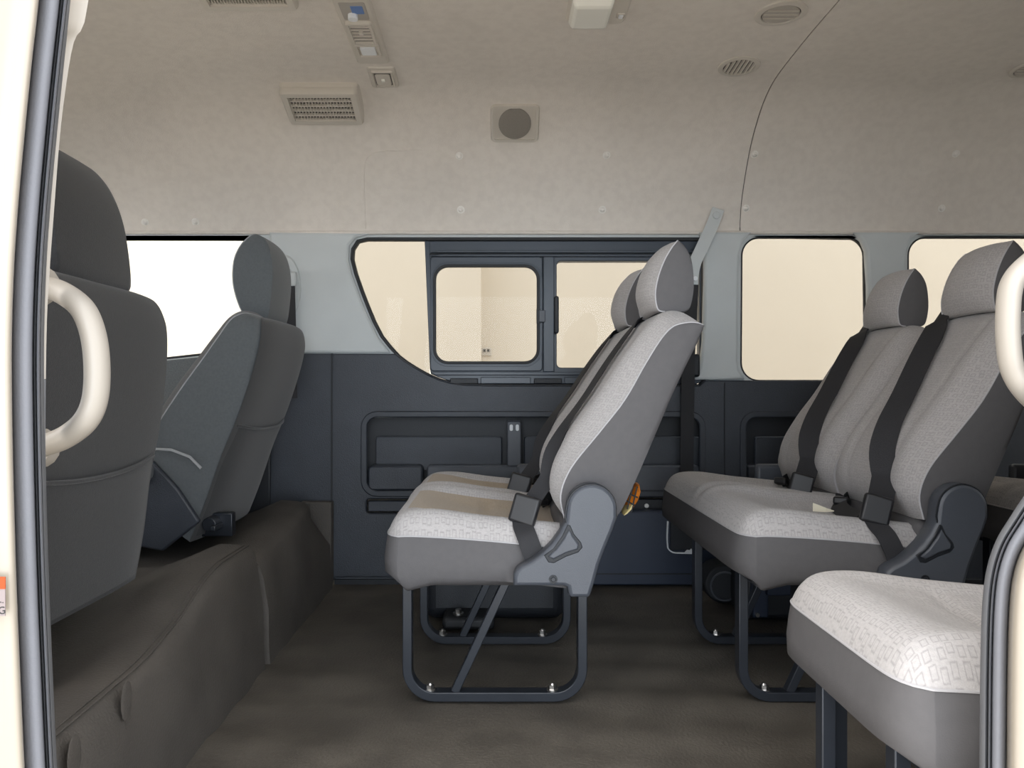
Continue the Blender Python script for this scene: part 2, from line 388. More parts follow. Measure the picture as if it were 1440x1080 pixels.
# front pillar scoop with the driver's belt anchor
o = MB(); o.loft([[P(400 + 22*math.cos(a)*s, 405 + 44*math.sin(a)*s, WY - .015 - dd) for a in [2*math.pi*k/20 for k in range(20)]] for s, dd in ((1.15, -.005), (1.0, .012), (.72, .012), (.62, .0))], True, True)
o.build('anchor_housing', M['pillar'], wall)

# --- windows
def window(name): return tag(empty(name, (0, WY, 1.1)), kind='structure')
w1 = window('window_1')
plate('window_seal', WY + .004, .02, grow(cabw, 1.5), [grow(cabw, -3)], M['rubber'], w1, .003)
plate('pane', WY + .055, .004, grow(cabw, 1), [], M['clear'], w1, 0)
w2 = window('window_2')
plate('window_seal', WY - .010, .03, grow(tear, 2.5), [grow(tear, -2)], M['rubber'], w2, .003)
plate('pane', WY + .045, .004, [p for p in grow(tear, 2) if p[0] < 604] + [(604, 532), (604, 334)][::1], [], M['glass'], w2, 0)
fr_out = [(597, 337), (984, 337), (988, 345), (988, 536), (980, 540), (652, 540), (633, 536), (617, 531), (606, 526), (604.5, 518)]
op_slide = rrect(611, 366, 757, 516, 14, 6); op_right = rrect(783, 367, 984, 517, 6, 4)
plate('window_frame', WY + .012, .045, fr_out, [op_slide, op_right], M['wframe'], w2, .003)
q = plate('quarter_frame', WY + .008, .04, [(597, 337), (604, 337), (611, 518), (604.5, 520)], [], M['wframe'], w2, .002)
sl = plate('sliding_sash', WY - .002, .02, rrect(605, 361, 763, 522, 5, 3), [rrect(613, 375.5, 755, 508, 17, 7)], M['wframe'], w2, .003)
ringplate('sash_seal', WY - .008, .010, rrect(613, 375.5, 755, 508, 17, 7), 4.0, M['rubber'], w2, .002)
ringplate('sash_bead', WY - .006, .008, grow(rrect(613, 375.5, 755, 508, 17, 7), 5.5), 2.2, M['wframe'], w2, .001)
plate('pane', WY + .02, .004, rrect(610, 372, 758, 512, 10), [], M['glass'], w2, 0)
plate('pane', WY + .035, .004, rrect(780, 362, 986, 520, 4), [], M['glass'], w2, 0)
mu = plate('mullion', WY - .012, .03, [(764, 361), (779.5, 361), (779.5, 523), (764, 523)], [], M['wframe'], w2, .003)
plate('finger_grip', WY - .030, .022, rrect(779.5, 416, 786, 469, 3), [], M['dark2'], mu, .004)
lt = plate('latch', WY - .022, .022, rrect(758, 436, 767, 453, 1.5), [], M['hinge'], w2, .002)
plate('latch_plate', WY - .012, .012, rrect(754.5, 434, 760, 455, 1), [], M['dark2'], w2, .001)
for (y0, y1, dd) in ((352, 355.5, .022), (357.5, 361, .014)):
    plate('track_rail', WY - dd + .01, .02, [(604, y0 + 3), (618, y0), (986, y0), (986, y1), (604, y1)], [], M['wframe'], w2, .002)
plate('track_gap', WY + .004, .01, [(604, 355), (986, 355), (986, 358), (604, 358)], [], M['rubber'], w2, .0005)
plate('lower_rail', WY - .008, .02, [(606, 523), (984, 523), (984, 527.5), (612, 527.5)], [], M['wframe'], w2, .002)
for (a, b) in ((633, 672), (676, 746), (751, 790), (794, 840)):
    plate('rail_block', WY - .010, .015, rrect(a, 532 if a in (633, 751) else 530.5, b, 539.5, 1), [], M['wframe' if a in (676, 794) else 'dark2'], w2, .002)
w3 = window('window_3')
plate('window_seal', WY + .004, .02, grow(win3, 2), [grow(win3, -1.8)], M['rubber'], w3, .003)
plate('pane', WY + .055, .004, grow(win3, 1), [], M['glass'], w3, 0)
w4 = window('window_4')
plate('window_seal', WY + .004, .02, grow(win4, 2), [grow(win4, -1.8)], M['rubber'], w4, .003)
plate('pane', WY + .055, .004, grow(win4, 1), [], M['glass'], w4, 0)

# --- floor with a soft ripple in the mat
fl = MB(); nx, ny = 120, 56; rings = []
for j in range(ny + 1):
    y = .80 + (2.84 - .80) * j / ny; row = []
    for i in range(nx + 1):
        x = -2.2 + 5.6 * i / nx
        z = .0042*math.sin(y*36 + 1.9*math.sin(x*3.1) + x*1.5) * math.exp(-((y-1.85)/.55)**2) * (.6 + .4*math.sin(x*5.3 + y*3)) + .0016*math.sin(x*9 + y*17)
        row.append((x, y, z - .004))
    rings.append(row)
fl.loft(rings, False); fl.box(-2.2, .80, -.10, 3.4, 2.84, -.012)
floor = tag(fl.build('floor', M['floor'], fixn=False), kind='structure')
# --- end walls of the cabin and the near body side, so the room is closed as the van is
def plateX(name, X, th, outl, holes, m, kind='structure', parent=None):
    o = plate(name, 0, th, outl, holes, m, parent, .002, px=False)
    o.data.transform(Matrix.Translation((X, 0, 0)) @ Matrix.Rotation(math.pi/2, 4, 'Z'))
    if kind: o['kind'] = kind
    return o
end = [(.84, -.05), (2.86, -.05), (2.86, 1.28), (2.66, 1.60), (2.3, 1.75), (1.36, 1.75), (1.0, 1.60), (.84, 1.28)]
plateX('wall_rear', 3.38, .05, end, [rrect(1.15, .75, 2.5, 1.22, .06)], M['pillar'])
plateX('wall_front', -2.2, .05, [(y, min(z, 1.46)) for y, z in end], [rrect(1.0, .72, 2.66, 1.22, .06)], M['dark'])
NY = .83
near_out = [(-2.2, -.05), (-.70, -.05), (-.70, 1.40), (.86, 1.40), (.86, -.05), (3.4, -.05), (3.4, 1.46), (-2.2, 1.46)]
wn = plate('wall_near', NY, .05, near_out, [rrect(-1.75, .75, -.85, 1.25, .06), rrect(2.45, .75, 3.1, 1.25, .06)], M['pillar'], px=False, kind='structure')

# --- left door jamb: painted flange, grey seal, thin dark lip, sliver of pillar trim
JY = .80; U = JY / F_PX
def jamb(path, sections, sgn):
    out = []
    for pts, m, nm in sections:
        b = MB(); rings = []
        for (px, py) in path:
            rings.append([P(px + dx, py, JY + dy) for dx, dy in pts])
        b.loft(rings, False); out.append((b, m, nm))
    return out
Lp = catmull([(98, -420), (70, -150), (55, 0), (45, 90), (35, 190), (26, 290), (20, 380), (17, 480), (17.5, 580), (20, 700), (24, 830), (29, 950), (35, 1080), (46, 1280), (60, 1500)], 5)
t1 = tag(empty('trim_1', (-.5, JY, 0)), kind='structure')
secL = [([(-330, -.10), (-120, -.075), (-70, -.055), (-48, -.050), (-40, -.046), (-24, -.045), (-12, -.044), (-4, -.041), (-.5, -.034), (0, -.014), (1, .0)], M['cream'], 'painted_flange'),
        ([(-1, -.012), (0, -.016), (4, -.019), (9, -.022), (15, -.023), (22, -.021), (27, -.016), (29, -.008), (29.5, .01)], M['seal'], 'door_seal'),
        ([(29, .012), (30, -.004), (32, -.010), (34, -.004), (34.5, .004)], M['sealdark'], 'seal_lip'),
        ([(34, .006), (35, -.010), (37, -.014), (39, -.008), (39.5, .002)], M['seal'], 'seal_bead'),
        ([(39, .004), (40, -.004), (44, .004), (45, .020), (45.5, .05)], M['sealdark'], 'inner_lip')]
for b, m, nm in jamb(Lp, secL, 1): b.build(nm, m, t1, angle=80)
# pillar trim behind the seal: pale above, dark below
Tp_top = catmull([(150, -300), (125, 0), (104, 60), (92, 130), (84, 200), (77, 290), (71, 370), (66.5, 450), (65, 533)], 4)
def strip(path, m, nm, dy=.022):
    b = MB(); b.loft([[P(px - 26, py, JY + .008), P(px - 10, py, JY + dy), P(px - .5, py, JY + dy + .004), P(px - 1.5, py, JY + .07)] for px, py in path], False)
    b.build(nm, m, t1)
strip(Tp_top, M['handle'], 'pillar_cover')
strip(catmull([(65, 533.5), (64.5, 620), (66, 720), (70, 860), (76, 1000), (90, 1250)], 3), M['sealdark'], 'pillar_cover')
# warning label on the painted flange
tl = tag(empty('warning_label', P(2, 850, .752)), 'small warning sticker with orange band on the painted left door flange', 'sticker')
def flat(x0, y0, x1, y1, Y, m, nm, par):
    a, b = P(x0, y0, Y), P(x1, y1, Y); o = MB(); o.box(a.x, Y - .0008, a.z, b.x, Y, b.z); return o.build(nm, m, par, smooth=False)
flat(-34, 811, 8, 866, .744, M['labgrey'], 'backing', tl)
flat(-34, 811, 8, 828, .7435, M['label_orange'], 'orange_band', tl)
def glyph(c, px, py, h, Y, parent, m, rot=0):
    cu = bpy.data.curves.new('lettering', 'FONT'); cu.body = c; cu.size = h*Y/F_PX*1.35; cu.extrude = .0002; cu.align_x = 'CENTER'; cu.align_y = 'CENTER'
    t = bpy.data.objects.new('lettering', cu); COL.objects.link(t)
    dg = bpy.context.evaluated_depsgraph_get(); me = bpy.data.meshes.new_from_object(t.evaluated_get(dg)); bpy.data.objects.remove(t)
    me.transform(Matrix.Translation(P(px, py, Y) - world_off(parent)) @ Matrix.Rotation(math.pi/2, 4, 'X') @ Matrix.Rotation(rot, 4, 'Z'))
    me.materials.clear(); me.materials.append(m); o = bpy.data.objects.new('lettering', me); COL.objects.link(o); o.parent = parent
glyph('G', 2.5, 859, 11, .7430, tl, M['ink'], math.radians(8))
glyph('!', 1.5, 847, 8, .7430, tl, M['ink'], math.radians(80))
# --- right door jamb
Rp = catmull([(1600, 300), (1570, 480), (1520, 590), (1470, 655), (1440, 697), (1421, 726), (1401, 759), (1388, 797), (1381.5, 844), (1378.5, 926), (1377, 1081), (1376, 1280), (1376, 1500)], 5)
def jambR(path, sections):
    for pts, m, nm in sections:
        b = MB(); rings = []
        for i, (px, py) in enumerate(path):
            a = Vector(path[max(i-1, 0)]); c_ = Vector(path[min(i+1, len(path)-1)]); t = (c_ - a).normalized(); nn = Vector((t.y, -t.x))
            if nn.x < 0: nn = -nn
            if abs(nn.x) < .2: nn.x = .2
            ring = []
            for dx, dy in pts:
                ring.append(P(px + nn.x*dx, py + nn.y*dx, JY + dy))
            rings.append(ring)
        b.loft(rings, False); b.build(nm, m, t2, angle=80)
t2 = tag(empty('trim_2', (.55, JY, 0)), kind='structure')
jambR(Rp, [([(0, .05), (0, .012), (3, -.004), (8, -.008), (12, -.002), (12.5, .006)], M['sealdark'], 'inner_lip'),
           ([(12, .008), (12.5, -.008), (14, -.012), (16, -.006), (16.5, .004)], M['seal'], 'seal_bead'),
           ([(16, .004), (18, -.010), (23, -.018), (29, -.020), (34, -.018), (37, -.012), (38, -.008)], M['seal'], 'door_seal'),
           ([(37, .0), (38, -.012), (43, -.030), (50, -.044), (64, -.048), (90, -.055), (160, -.085), (420, -.11)], M['cream'], 'painted_flange'),
           ([(1, .012), (4, .03), (30, .034), (300, .036)], M['pillar'], 'pillar_inner')])

# --- grab handles
def grab(name, pts, Y, r, lab):
    t = tag(empty(name, P(pts[0][0], pts[-1][1], Y)), lab, 'handle', 'grab handles at the door opening')
    path = [P(a, b, Y + c) for a, b, c in pts]; path = [v for v in catmull([tuple(p) for p in path], 6)]
    b = MB(); b.tube(path, r, 14, flat=.8, up=(0, 1, 0)); b.build('grip', M['handle'], t, sub=1)
    for k in (0, -1):
        d = MB(); d.cyl(path[k] + Vector((0, 0, 0)), (0, 1, 0), r*1.5, .03, 16); d.build('mounting_foot', M['handle'], t, bevel=.003)
    return t
grab('grab_handle', [(38, 398, .05), (62, 403, .02), (88, 412, .0), (116, 434, -.012), (131, 470, -.012), (136.5, 515, -.012), (134, 560, -.012), (121, 591, -.012), (95, 613, 0), (64, 626, .02), (38, 632, .05)], .90, .0172, 'ivory D-shaped plastic grab handle on the left door pillar')
grab('grab_handle', [(1500, 340, .05), (1475, 350, .02), (1440, 376, .0), (1422, 402, 0), (1417.5, 440, 0), (1418, 480, 0), (1424, 520, 0), (1443, 552, 0), (1475, 580, .02), (1500, 590, .05)], .92, .0155, 'ivory plastic grab handle cut off by the right picture edge')

# ================================================================= seats
NF = 17
def seat_back(root, yc, wdt, Fp, Bp, Rp_, fabric, side, pipe, name, bol=.012, taper=.0, tpow=2, n=5, pipename='piping', insert=False, valley=.010, labs=(None, None), gp=3.2, seam=.006):
    """front cushion (fabric) and rear cover of a backrest or headrest lofted between front, piping and rear outlines"""
    Fc, Bc, Rc = catmull(Fp, n), catmull(Bp, n), catmull(Rp_, n); K = len(Fc)
    def wd(i): return wdt * (1 - taper * (i/(K-1))**tpow)
    def S(i, s, out=0.0):
        i = min(max(i, 0), K-1); i0 = int(i); i1 = min(i0+1, K-1); f = i - i0
        Ff = Fc[i0].lerp(Fc[i1], f); Bf = Bc[i0].lerp(Bc[i1], f)
        a = abs(s); g_ = a**gp
        x = Ff.x + (Bf.x - Ff.x)*g_; z = Ff.y + (Bf.y - Ff.y)*g_
        env = math.sin(math.pi * min(max(i/(K-1), 0), 1))**.6
        d = bol*math.exp(-((a-.72)/.17)**2)*env - valley*math.exp(-(s/.45)**4)*env*.5 - seam*math.exp(-((a-.5)/.05)**2)*env
        return Vector((x - (d + out), yc + s*wd(i0), z + (d + out)*.35))
    ss = [-1 + 2*j/(NF*2-2) for j in range(NF*2-1)]
    f = MB(); f.loft([[S(i, s) for s in ss] for i in range(K)], False)
    fo = f.build(name, fabric, root, angle=80, label=labs[0])
    r = MB(); rings = []
    for i in range(K):
        B, R_ = Bc[i], Rc[i]; w_ = wd(i); ring = []
        for k in range(5): t = k/4; ring.append((B.x + (R_.x-B.x)*t*.9, yc - w_ - .004*math.sin(math.pi*t), B.y + (R_.y-B.y)*t*.9))
        dx = (R_.x-B.x)*.1; dz = (R_.y-B.y)*.1
        for s in (-.97, -.9, -.6, 0, .6, .9, .97): ring.append((R_.x + .006*(1-s*s)*(1 if i < K-1 else 0), yc + s*w_, R_.y))
        for k in range(4, -1, -1): t = k/4; ring.append((B.x + (R_.x-B.x)*t*.9, yc + w_ + .004*math.sin(math.pi*t), B.y + (R_.y-B.y)*t*.9))
        rings.append(ring)
    r.loft(rings, False)
    # close top and bottom behind the fabric
    for idx in (0, K-1):
        a = [S(idx, s) for s in ss]; b = rings[idx]; c = [b[min(len(b)-1, round(j*(len(b)-1)/(len(a)-1)))] for j in range(len(a))]
        r.loft([a, c], False)
    r.build(name + '_cover', side, root, angle=60, label=labs[1])
    if pipe:
        for sg in (-1, 1):
            p = MB(); p.tube([Vector((v.x, yc + sg*wd(i), v.y)) for i, v in enumerate(Bc)], .0019, 6); p.build(pipename, pipe, fo)
    return S, K
FB = [(.150, .415), (.116, .465), (.118, .53), (.153, .604), (.210, .68), (.266, .76), (.316, .825), (.345, .858), (.375, .874), (.408, .870), (.432, .848)]
BB = [(.140, .425), (.131, .475), (.153, .533), (.212, .607), (.265, .675), (.310, .753), (.342, .803), (.367, .828), (.395, .836), (.416, .836), (.431, .831)]
RB = [(.235, .410), (.262, .450), (.290, .510), (.331, .605), (.363, .68), (.396, .75), (.414, .785), (.424, .808), (.430, .820), (.432, .826), (.434, .829)]
FH = [(.368, .872), (.345, .878), (.328, .915), (.333, .955), (.350, .992), (.374, 1.020), (.392, 1.031), (.402, 1.032)]
BH = [(.370, .868), (.354, .874), (.349, .910), (.357, .950), (.371, .985), (.386, 1.010), (.396, 1.022), (.402, 1.028)]
RH = [(.415, .868), (.426, .878), (.434, .915), (.434, .955), (.430, .985), (.422, 1.006), (.413, 1.020), (.404, 1.028)]
def ribbon(path, wid, m, name, parent, width=.024, th=.0012):
    b = MB(); rings = []; n = len(path)
    for i, p in enumerate(path):
        a = Vector(path[max(i-1, 0)]); c = Vector(path[min(i+1, n-1)]); d = (c - a).normalized()
        wv = Vector(wid[i] if isinstance(wid[0], (tuple, Vector)) else wid); wv = (wv - d*wv.dot(d)).normalized(); nn = d.cross(wv)
        p = Vector(p); rings.append([p + wv*width + nn*th, p - wv*width + nn*th, p - wv*width - nn*th, p + wv*width - nn*th])
    b.loft(rings, True, True); return b.build(name, m, parent, angle=50)
def seat_cushion(root, y0, y1, xf, xb, humps, inserts=True, zf=.388, zb=.358, zbot=.288):
    NX, NYc = 40, 26 * len(humps) + 4
    def top(u, v):   # u 0..1 front to back, v 0..1 across
        y = y0 + (y1-y0)*v; ed = min(v, 1-v)*(y1-y0)
        cr = .030*math.exp(-ed/.018)                       # rounded plan corners
        xfr = xf + cr; x = xfr + (xb - xfr)*u
        zp = zf + (zb - zf)*u + .004*math.sin(math.pi*u)
        df = (x - xfr)
        G = (1 - math.exp(-df/.016)) * (1 + .15*math.exp(-((x-xf-.10)/.08)**2))
        E = 1 - math.exp(-ed/.022)
        h = .052*G*E
        for c, hw in humps:
            s = (y - c)/hw; 
            if abs(s) < 1.0: h -= G*(.024*math.exp(-(s/.60)**6)*sstep(.03, .18, df) + .008*math.exp(-((abs(s)-.64)/.05)**2)*sstep(.04, .12, df) - .008*math.exp(-((abs(s)-.84)/.12)**2))
            h -= .010*G*math.exp(-((x-(xf+.21))/.010)**2)*(1 if abs(s) < .64 else 0)
        if len(humps) > 1:
            m_ = (humps[0][0] + humps[1][0])/2; h -= .004*G*math.exp(-((y-m_)/.008)**2)
        return Vector((x, y, zp + h))
    b = MB(); vs = []; uv = []; fs = []; mi = []
    for i in range(NX+1):
        for j in range(NYc+1):
            p = top((i/NX)**1.4, j/NYc); vs.append(p); uv.append((p.x*1.0, p.y))
    b1, b2 = MB(), MB()
    f1, f2 = [], []
    for i in range(NX):
        for j in range(NYc):
            a = i*(NYc+1)+j; f = (a, a+1, a+NYc+2, a+NYc+1)
            c = (vs[f[0]] + vs[f[2]])/2
            isin = inserts and c.x > xf + .045 and any(abs((c.y - q[0])/q[1]) < .64 for q in humps)
            (f2 if isin else f1).append(f)
    def sub(fl):
        used = sorted({i for f in fl for i in f}); mp = {k: n for n, k in enumerate(used)}
        mb = MB(); mb.add([vs[k] for k in used], [tuple(mp[i] for i in f) for f in fl], [uv[k] for k in used]); return mb
    top1 = sub(f1).build('cushion', M['fabric'], root, angle=80)
    if f2: sub(f2).build('cushion_insert', M['fabric2'], root, angle=80, label='warmer beige ribbed centre of the seat cushion')
    # perimeter skirt
    per = [top(0, j/NYc) for j in range(NYc, -1, -1)]
    per = [top((i/NX)**1.4, 1) for i in range(NX, 0, -1)] + per + [top((i/NX)**1.4, 0) for i in range(1, NX+1)]
    cx, cyy = (xf+xb)/2, (y0+y1)/2; rings = []
    for zt, o_ in ((0, 0), (.02, .004), (.05, .008), (.08, .0065), (1, 0.0), (1.01, -.012), (1.0, -.05)):
        ring = []
        for p in per:
            z = p.z - zt if zt < .5 else zbot - (.0 if o_ == 0 else .004)
            if zt == 1 and o_ == 0: z = zbot + .006
            t = max(0, 1 - (p.x - xf)/.08)
            z -= .012 * (1 if zt >= .5 else 0) * max(0, 1 - abs((p.x - xf) - .05)/.05)
            sx = -sstep(.05, .0, p.x - xf); edn = min(p.y - y0, y1 - p.y)
            sy = sstep(.02, 0, edn) * (-1 if p.y < (y0+y1)/2 else 1)
            ox = o_ * sx - .020 * (zt >= .5) * sx; oy = o_ * sy
            ring.append((p.x + ox, p.y + oy, z))
        rings.append(ring)
    s = MB(); s.loft(rings, False); s.build('cushion_skirt', M['vinyl'], root, angle=70)
    bt = MB(); bt.box(xf + .025, y0 + .012, zbot + .002, xb, y1 - .012, zbot + .03); bt.build('seat_pan', M['dark2'], root)
    pp = MB(); pp.tube([p + Vector((0, 0, .0005)) for p in per], .0019, 6); pp.build('cushion_piping', M['piping'], root)
    return top
def leg_frame(root, Y, x0, x1, ztop, bolts=True, brace=True, hd=.016):
    t = .0105; r = .062; x0 += t; x1 -= t; zb = t + .001; path = [(x0, Y, ztop)]
    for k in range(9): a = math.pi + math.pi/2*k/8; path.append((x0 + r + r*math.cos(a), Y, zb + r + r*math.sin(a)))
    for k in range(9): a = 1.5*math.pi + math.pi/2*k/8; path.append((x1 - r + r*math.cos(a), Y, zb + r + r*math.sin(a)))
    path.append((x1, Y, ztop)); b = MB(); b.bar(path, t, hd); fo = b.build('leg_frame', M['steel'], root, bevel=.002, angle=50)
    if brace:
        b = MB(); b.bar([(x0 + .105, Y, zb + .008), (x0 + .232, Y, ztop)], .0095, .011); b.build('brace', M['steel'], root, bevel=.002)
    for xx in (x0 + .050, x1 - .066):
        b = MB(); b.cyl((xx, Y, zb + t - .001), (0, 0, 1), .013, .004, 14); b.cyl((xx, Y, zb + t + .003), (0, 0, 1), .0095, .009, 6); b.cyl((xx, Y, zb + t + .012), (0, 0, 1), .006, .004, 10, r2=.004)
        b.build('bolt', M['bolt'], root)
def hinge_cover(root, Yn, mirror=False, dx=0):
    Yp = 1.565   # depth at which the outline was measured
    cxp, cyp, rp = 831, 714, 35
    outl = [(722, 821), (722, 808), (725, 800), (732, 794), (748, 786), (762, 775), (775, 762), (786, 747), (794, 732)]
    for k in range(15): a = math.radians(170 - 170*k/14 + 5); outl.append((cxp + rp*math.cos(a), cyp - rp*math.sin(a)))
    outl += [(866, 726), (860, 744), (850, 768), (841, 792), (835, 815), (829, 834), (826, 837), (803, 837), (799, 834), (797, 823), (792, 821)]
    P2 = lambda l: [(XZ(a, b, Yp)[0] + dx, XZ(a, b, Yp)[1]) for a, b in l]
    h = plate('hinge_cover', Yn, .045, P2(outl), [], M['hinge'], root, .008, px=False)
    # dished lever opening and its ridge
    tri = [(764, 778), (777, 768), (789, 751), (797, 735), (801, 736), (806, 748), (816, 760), (818, 767), (812, 774), (795, 780), (778, 789), (770, 788)]
    plate('lever_recess', Yn - .001, .010, P2(tri), [], M['dark2'], h, .002, px=False)
    tri2 = [(770, 779), (781, 769), (792, 754), (799, 742), (803, 749), (812, 762), (811, 769), (795, 774), (777, 783)]
    plate('recline_lever', Yn - .005, .012, P2(tri2), [], M['hinge'], h, .003, px=False)
    g1 = MB()
    arc = [(797, 738), (794, 724), (795.5, 712)] + [(cxp - 1 + 34.0*math.cos(math.radians(a)), cyp - 34.0*math.sin(math.radians(a))) for a in range(172, 2, -10)] + [(864, 728)]
    g1.tube([Vector((p[0], Yn + .004, p[1])) for p in P2(arc)], .0022, 6); g1.build('cover_groove', M['dark2'], h)
    s = XZ(777, 811, Yp); b = MB(); b.cyl((s[0]+dx, Yn + .001, s[1]), (0, -1, 0), .0085, .003, 16); b.build('screw_recess', M['dark2'], h)
    b = MB(); b.cyl((s[0]+dx, Yn - .001, s[1]), (0, -1, 0), .0055, .003, 12, r2=.004); b.build('screw', M['steel'], h)
    return h
def buckle_set(root, S, K, yc, tagm=False, turn=(-.75, -.62, .25)):
    # shoulder belt from the far shoulder down to the near hip
    path = []; n = 22
    top = S(K*.86, .80)
    path += [Vector((.425, yc + .165, .862)), Vector((.405, yc + .163, .886)), S(K*.80, .80, .008)]
    for k in range(1, n):
        t = k/n; path.append(S(K*(.80 - .69*t), .80 - 1.40*t**.75, .006 + (.020 if turn[1] < -.5 else .006)*math.sin(math.pi*t)**.6))
    hb = Vector((.066, yc - .160, .448)); path += [hb]
    path = [Vector(v) for v in catmull([tuple(p) for p in path], 2)]
    wv = []
    for i in range(len(path)):
        d = (path[min(i+1, len(path)-1)] - path[max(i-1, 0)]).normalized(); f = min(1, i/14)
        nn = Vector((-.87, 0, .5)).lerp(Vector(turn), f); nn = nn.lerp(Vector((-.30, -.95, .12)), sstep(.66, .95, i/(len(path)-1))); wv.append(d.cross(nn).normalized())
    belt = ribbon(path, wv, M['web'], 'seat_belt', root, width=.0262 if turn[1] < -.5 else .018)
    # tongue and buckle
    b = MB(); d = Vector((-.28, -.10, -.95)).normalized(); c = hb + Vector((-.003, -.004, .01))
    b.bar([c - d*.012, c + d*.024, c + d*.050], .011, .029, side=(1, -.3, -.3)); b.build('buckle', M['buckle'], belt, bevel=.006, seg=3)
    b = MB(); b.bar([c + d*.050, c + d*.057], .003, .021, side=(1, -.3, -.3)); b.build('tongue', M['bolt'], belt, bevel=.001)
    p2 = [c + d*.040, Vector((.053, yc - .184, .408)), Vector((.060, yc - .203, .392)), Vector((.070, yc - .2125, .365)), Vector((.088, yc - .214, .318))]
    ribbon([Vector(v) for v in catmull([tuple(v) for v in p2], 4)], [Vector((1, .1, .2))]*17, M['web'], 'lap_strap', belt, width=.021)
    # receiver strap rising between cushion and backrest
    r0 = Vector((.150, yc + .16, .40)); r1 = Vector((.112, yc + .11, .415))
    ribbon([r0, (r0+r1)/2 + Vector((0, 0, .012)), r1], (0.3, .2, 1), M['web'], 'lap_strap', root, width=.020)
    b = MB(); dd = (r1-r0).normalized(); b.bar([r1, r1 + dd*.034], .018, .010, side=(0, 0, 1)); b.build('buckle', M['buckle'], root, bevel=.005)
    p2 = [hb + Vector((.0, .03, -.01)), Vector((.07, yc - .04, .405)), Vector((.075, yc + .05, .412)), Vector((.11, yc + .12, .418))]
    if tagm:
        ribbon([Vector(v) for v in catmull([tuple(v) for v in p2], 4)], (1, 0, .6), M['web'], 'lap_strap', root, width=.020)
    return belt
def bench(dx, lab, tagm=False, inserts=True, nm='bench_seat', turn=(-.75, -.62, .25)):
    root = empty(nm, (0, 2.0, 0), label=lab, cat='seat', group='rows of grey passenger seats')
    Y0, Y1 = 1.60, 2.405; c = (1.80, 2.205)
    seat_cushion(root, Y0 + .005, Y1, -.238, .16, [(c[0], .20), (c[1], .20)], inserts)
    for yc in c:
        S, K = seat_back(root, yc, .199, FB, BB, RB, M['fabric'], M['vinyl'], M['piping'], 'backrest', taper=.06)
        seat_back(root, yc, .100, FH, BH, RH, M['fabric'], M['vinyl'], M['piping'], 'headrest', bol=.0, valley=0.0, taper=.16, gp=2.4, seam=0)
        for s in (-.05, .05):
            b = MB(); b.tube([(.392, yc + s, .84), (.398, yc + s, .885)], .006, 8); b.build('headrest_post', M['steel'], root)
        buckle_set(root, S, K, yc, tagm=(tagm and yc == c[0]), turn=turn)
    # lower frame bolster joining back and pan
    b = MB()
    b.box(.13, 1.61, .31, .205, 2.40, .42); b.build('back_hinge_beam', M['vinyl'], root, bevel=.02, seg=3)
    hinge_cover(root, 1.545)
    b = MB(); b.box(.06, 2.40, .27, .23, 2.43, .46); b.build('hinge_cover', M['hinge'], root, bevel=.012)
    for Y in (1.722, 2.105): leg_frame(root, Y, -.212, .199, .292)
    for xx in (-.18, .17):
        b = MB(); b.bar([(xx, 1.66, .283), (xx, 2.34, .283)], .012, .012, side=(0, 0, 1)); b.build('cross_rail', M['steel'], root)
    root.location.x = dx
    return root
b1 = bench(0.0, 'grey double bench seat in the centre with stained beige cushions', turn=(-.86, -.26, .42))
b2 = bench(.748, 'grey double bench seat behind the centre one with crossed black belts', tagm=True, inserts=False)
# paper tag hanging on the second bench's belt
o = MB(); a = P(1143, 713, 1.78); bq = P(1168, 718, 1.76); o.loft([[a + Vector((0, 0, .010)), a - Vector((0, 0, .010))], [bq + Vector((-.01, 0, .006)), bq - Vector((.01, 0, .004))], [bq + Vector((.008, 0, .0)), bq + Vector((.008, 0, -.002))]], False)
to = o.build('paper_tag', M['tag'], None); to['label'] = 'cream paper tag caught under the far belt buckle of the rear bench'; to['category'] = 'tag'
b3 = bench(1.55, 'grey double bench seat furthest back at the right picture edge', inserts=False)

# single fold-down seat beside the door, right foreground
fs = empty('folding_seat', (.62, 1.08, 0), label='single pale grey patterned seat in the right foreground, cut by the door seal', cat='seat')
SX = .458 + .238
def shift(l, dx): return [(a + dx, b) for a, b in l]
seat_cushion(fs, .875, 1.265, .466, .90, [(1.07, .195)], False, zf=.355, zb=.322, zbot=.252)
seat_back(fs, 1.07, .195, shift(FB, .758), shift(BB, .758), shift(RB, .758), M['fabric'], M['vinyl'], M['piping'], 'backrest')
seat_back(fs, 1.07, .100, shift(FH, .758), shift(BH, .758), shift(RH, .758), M['fabric'], M['vinyl'], M['piping'], 'headrest', bol=0, valley=0, gp=2.4, seam=0)
for yy, xa, xb_ in ((1.13, .472, .90), (.96, .49, .90)):
    leg_frame(fs, yy, xa, xb_, .268, hd=.012)
b = MB(); b.bar([(.512, 1.155, .012), (.512, 1.155, .27)], .010, .010); b.build('leg_stay', M['steel'], fs, bevel=.002)

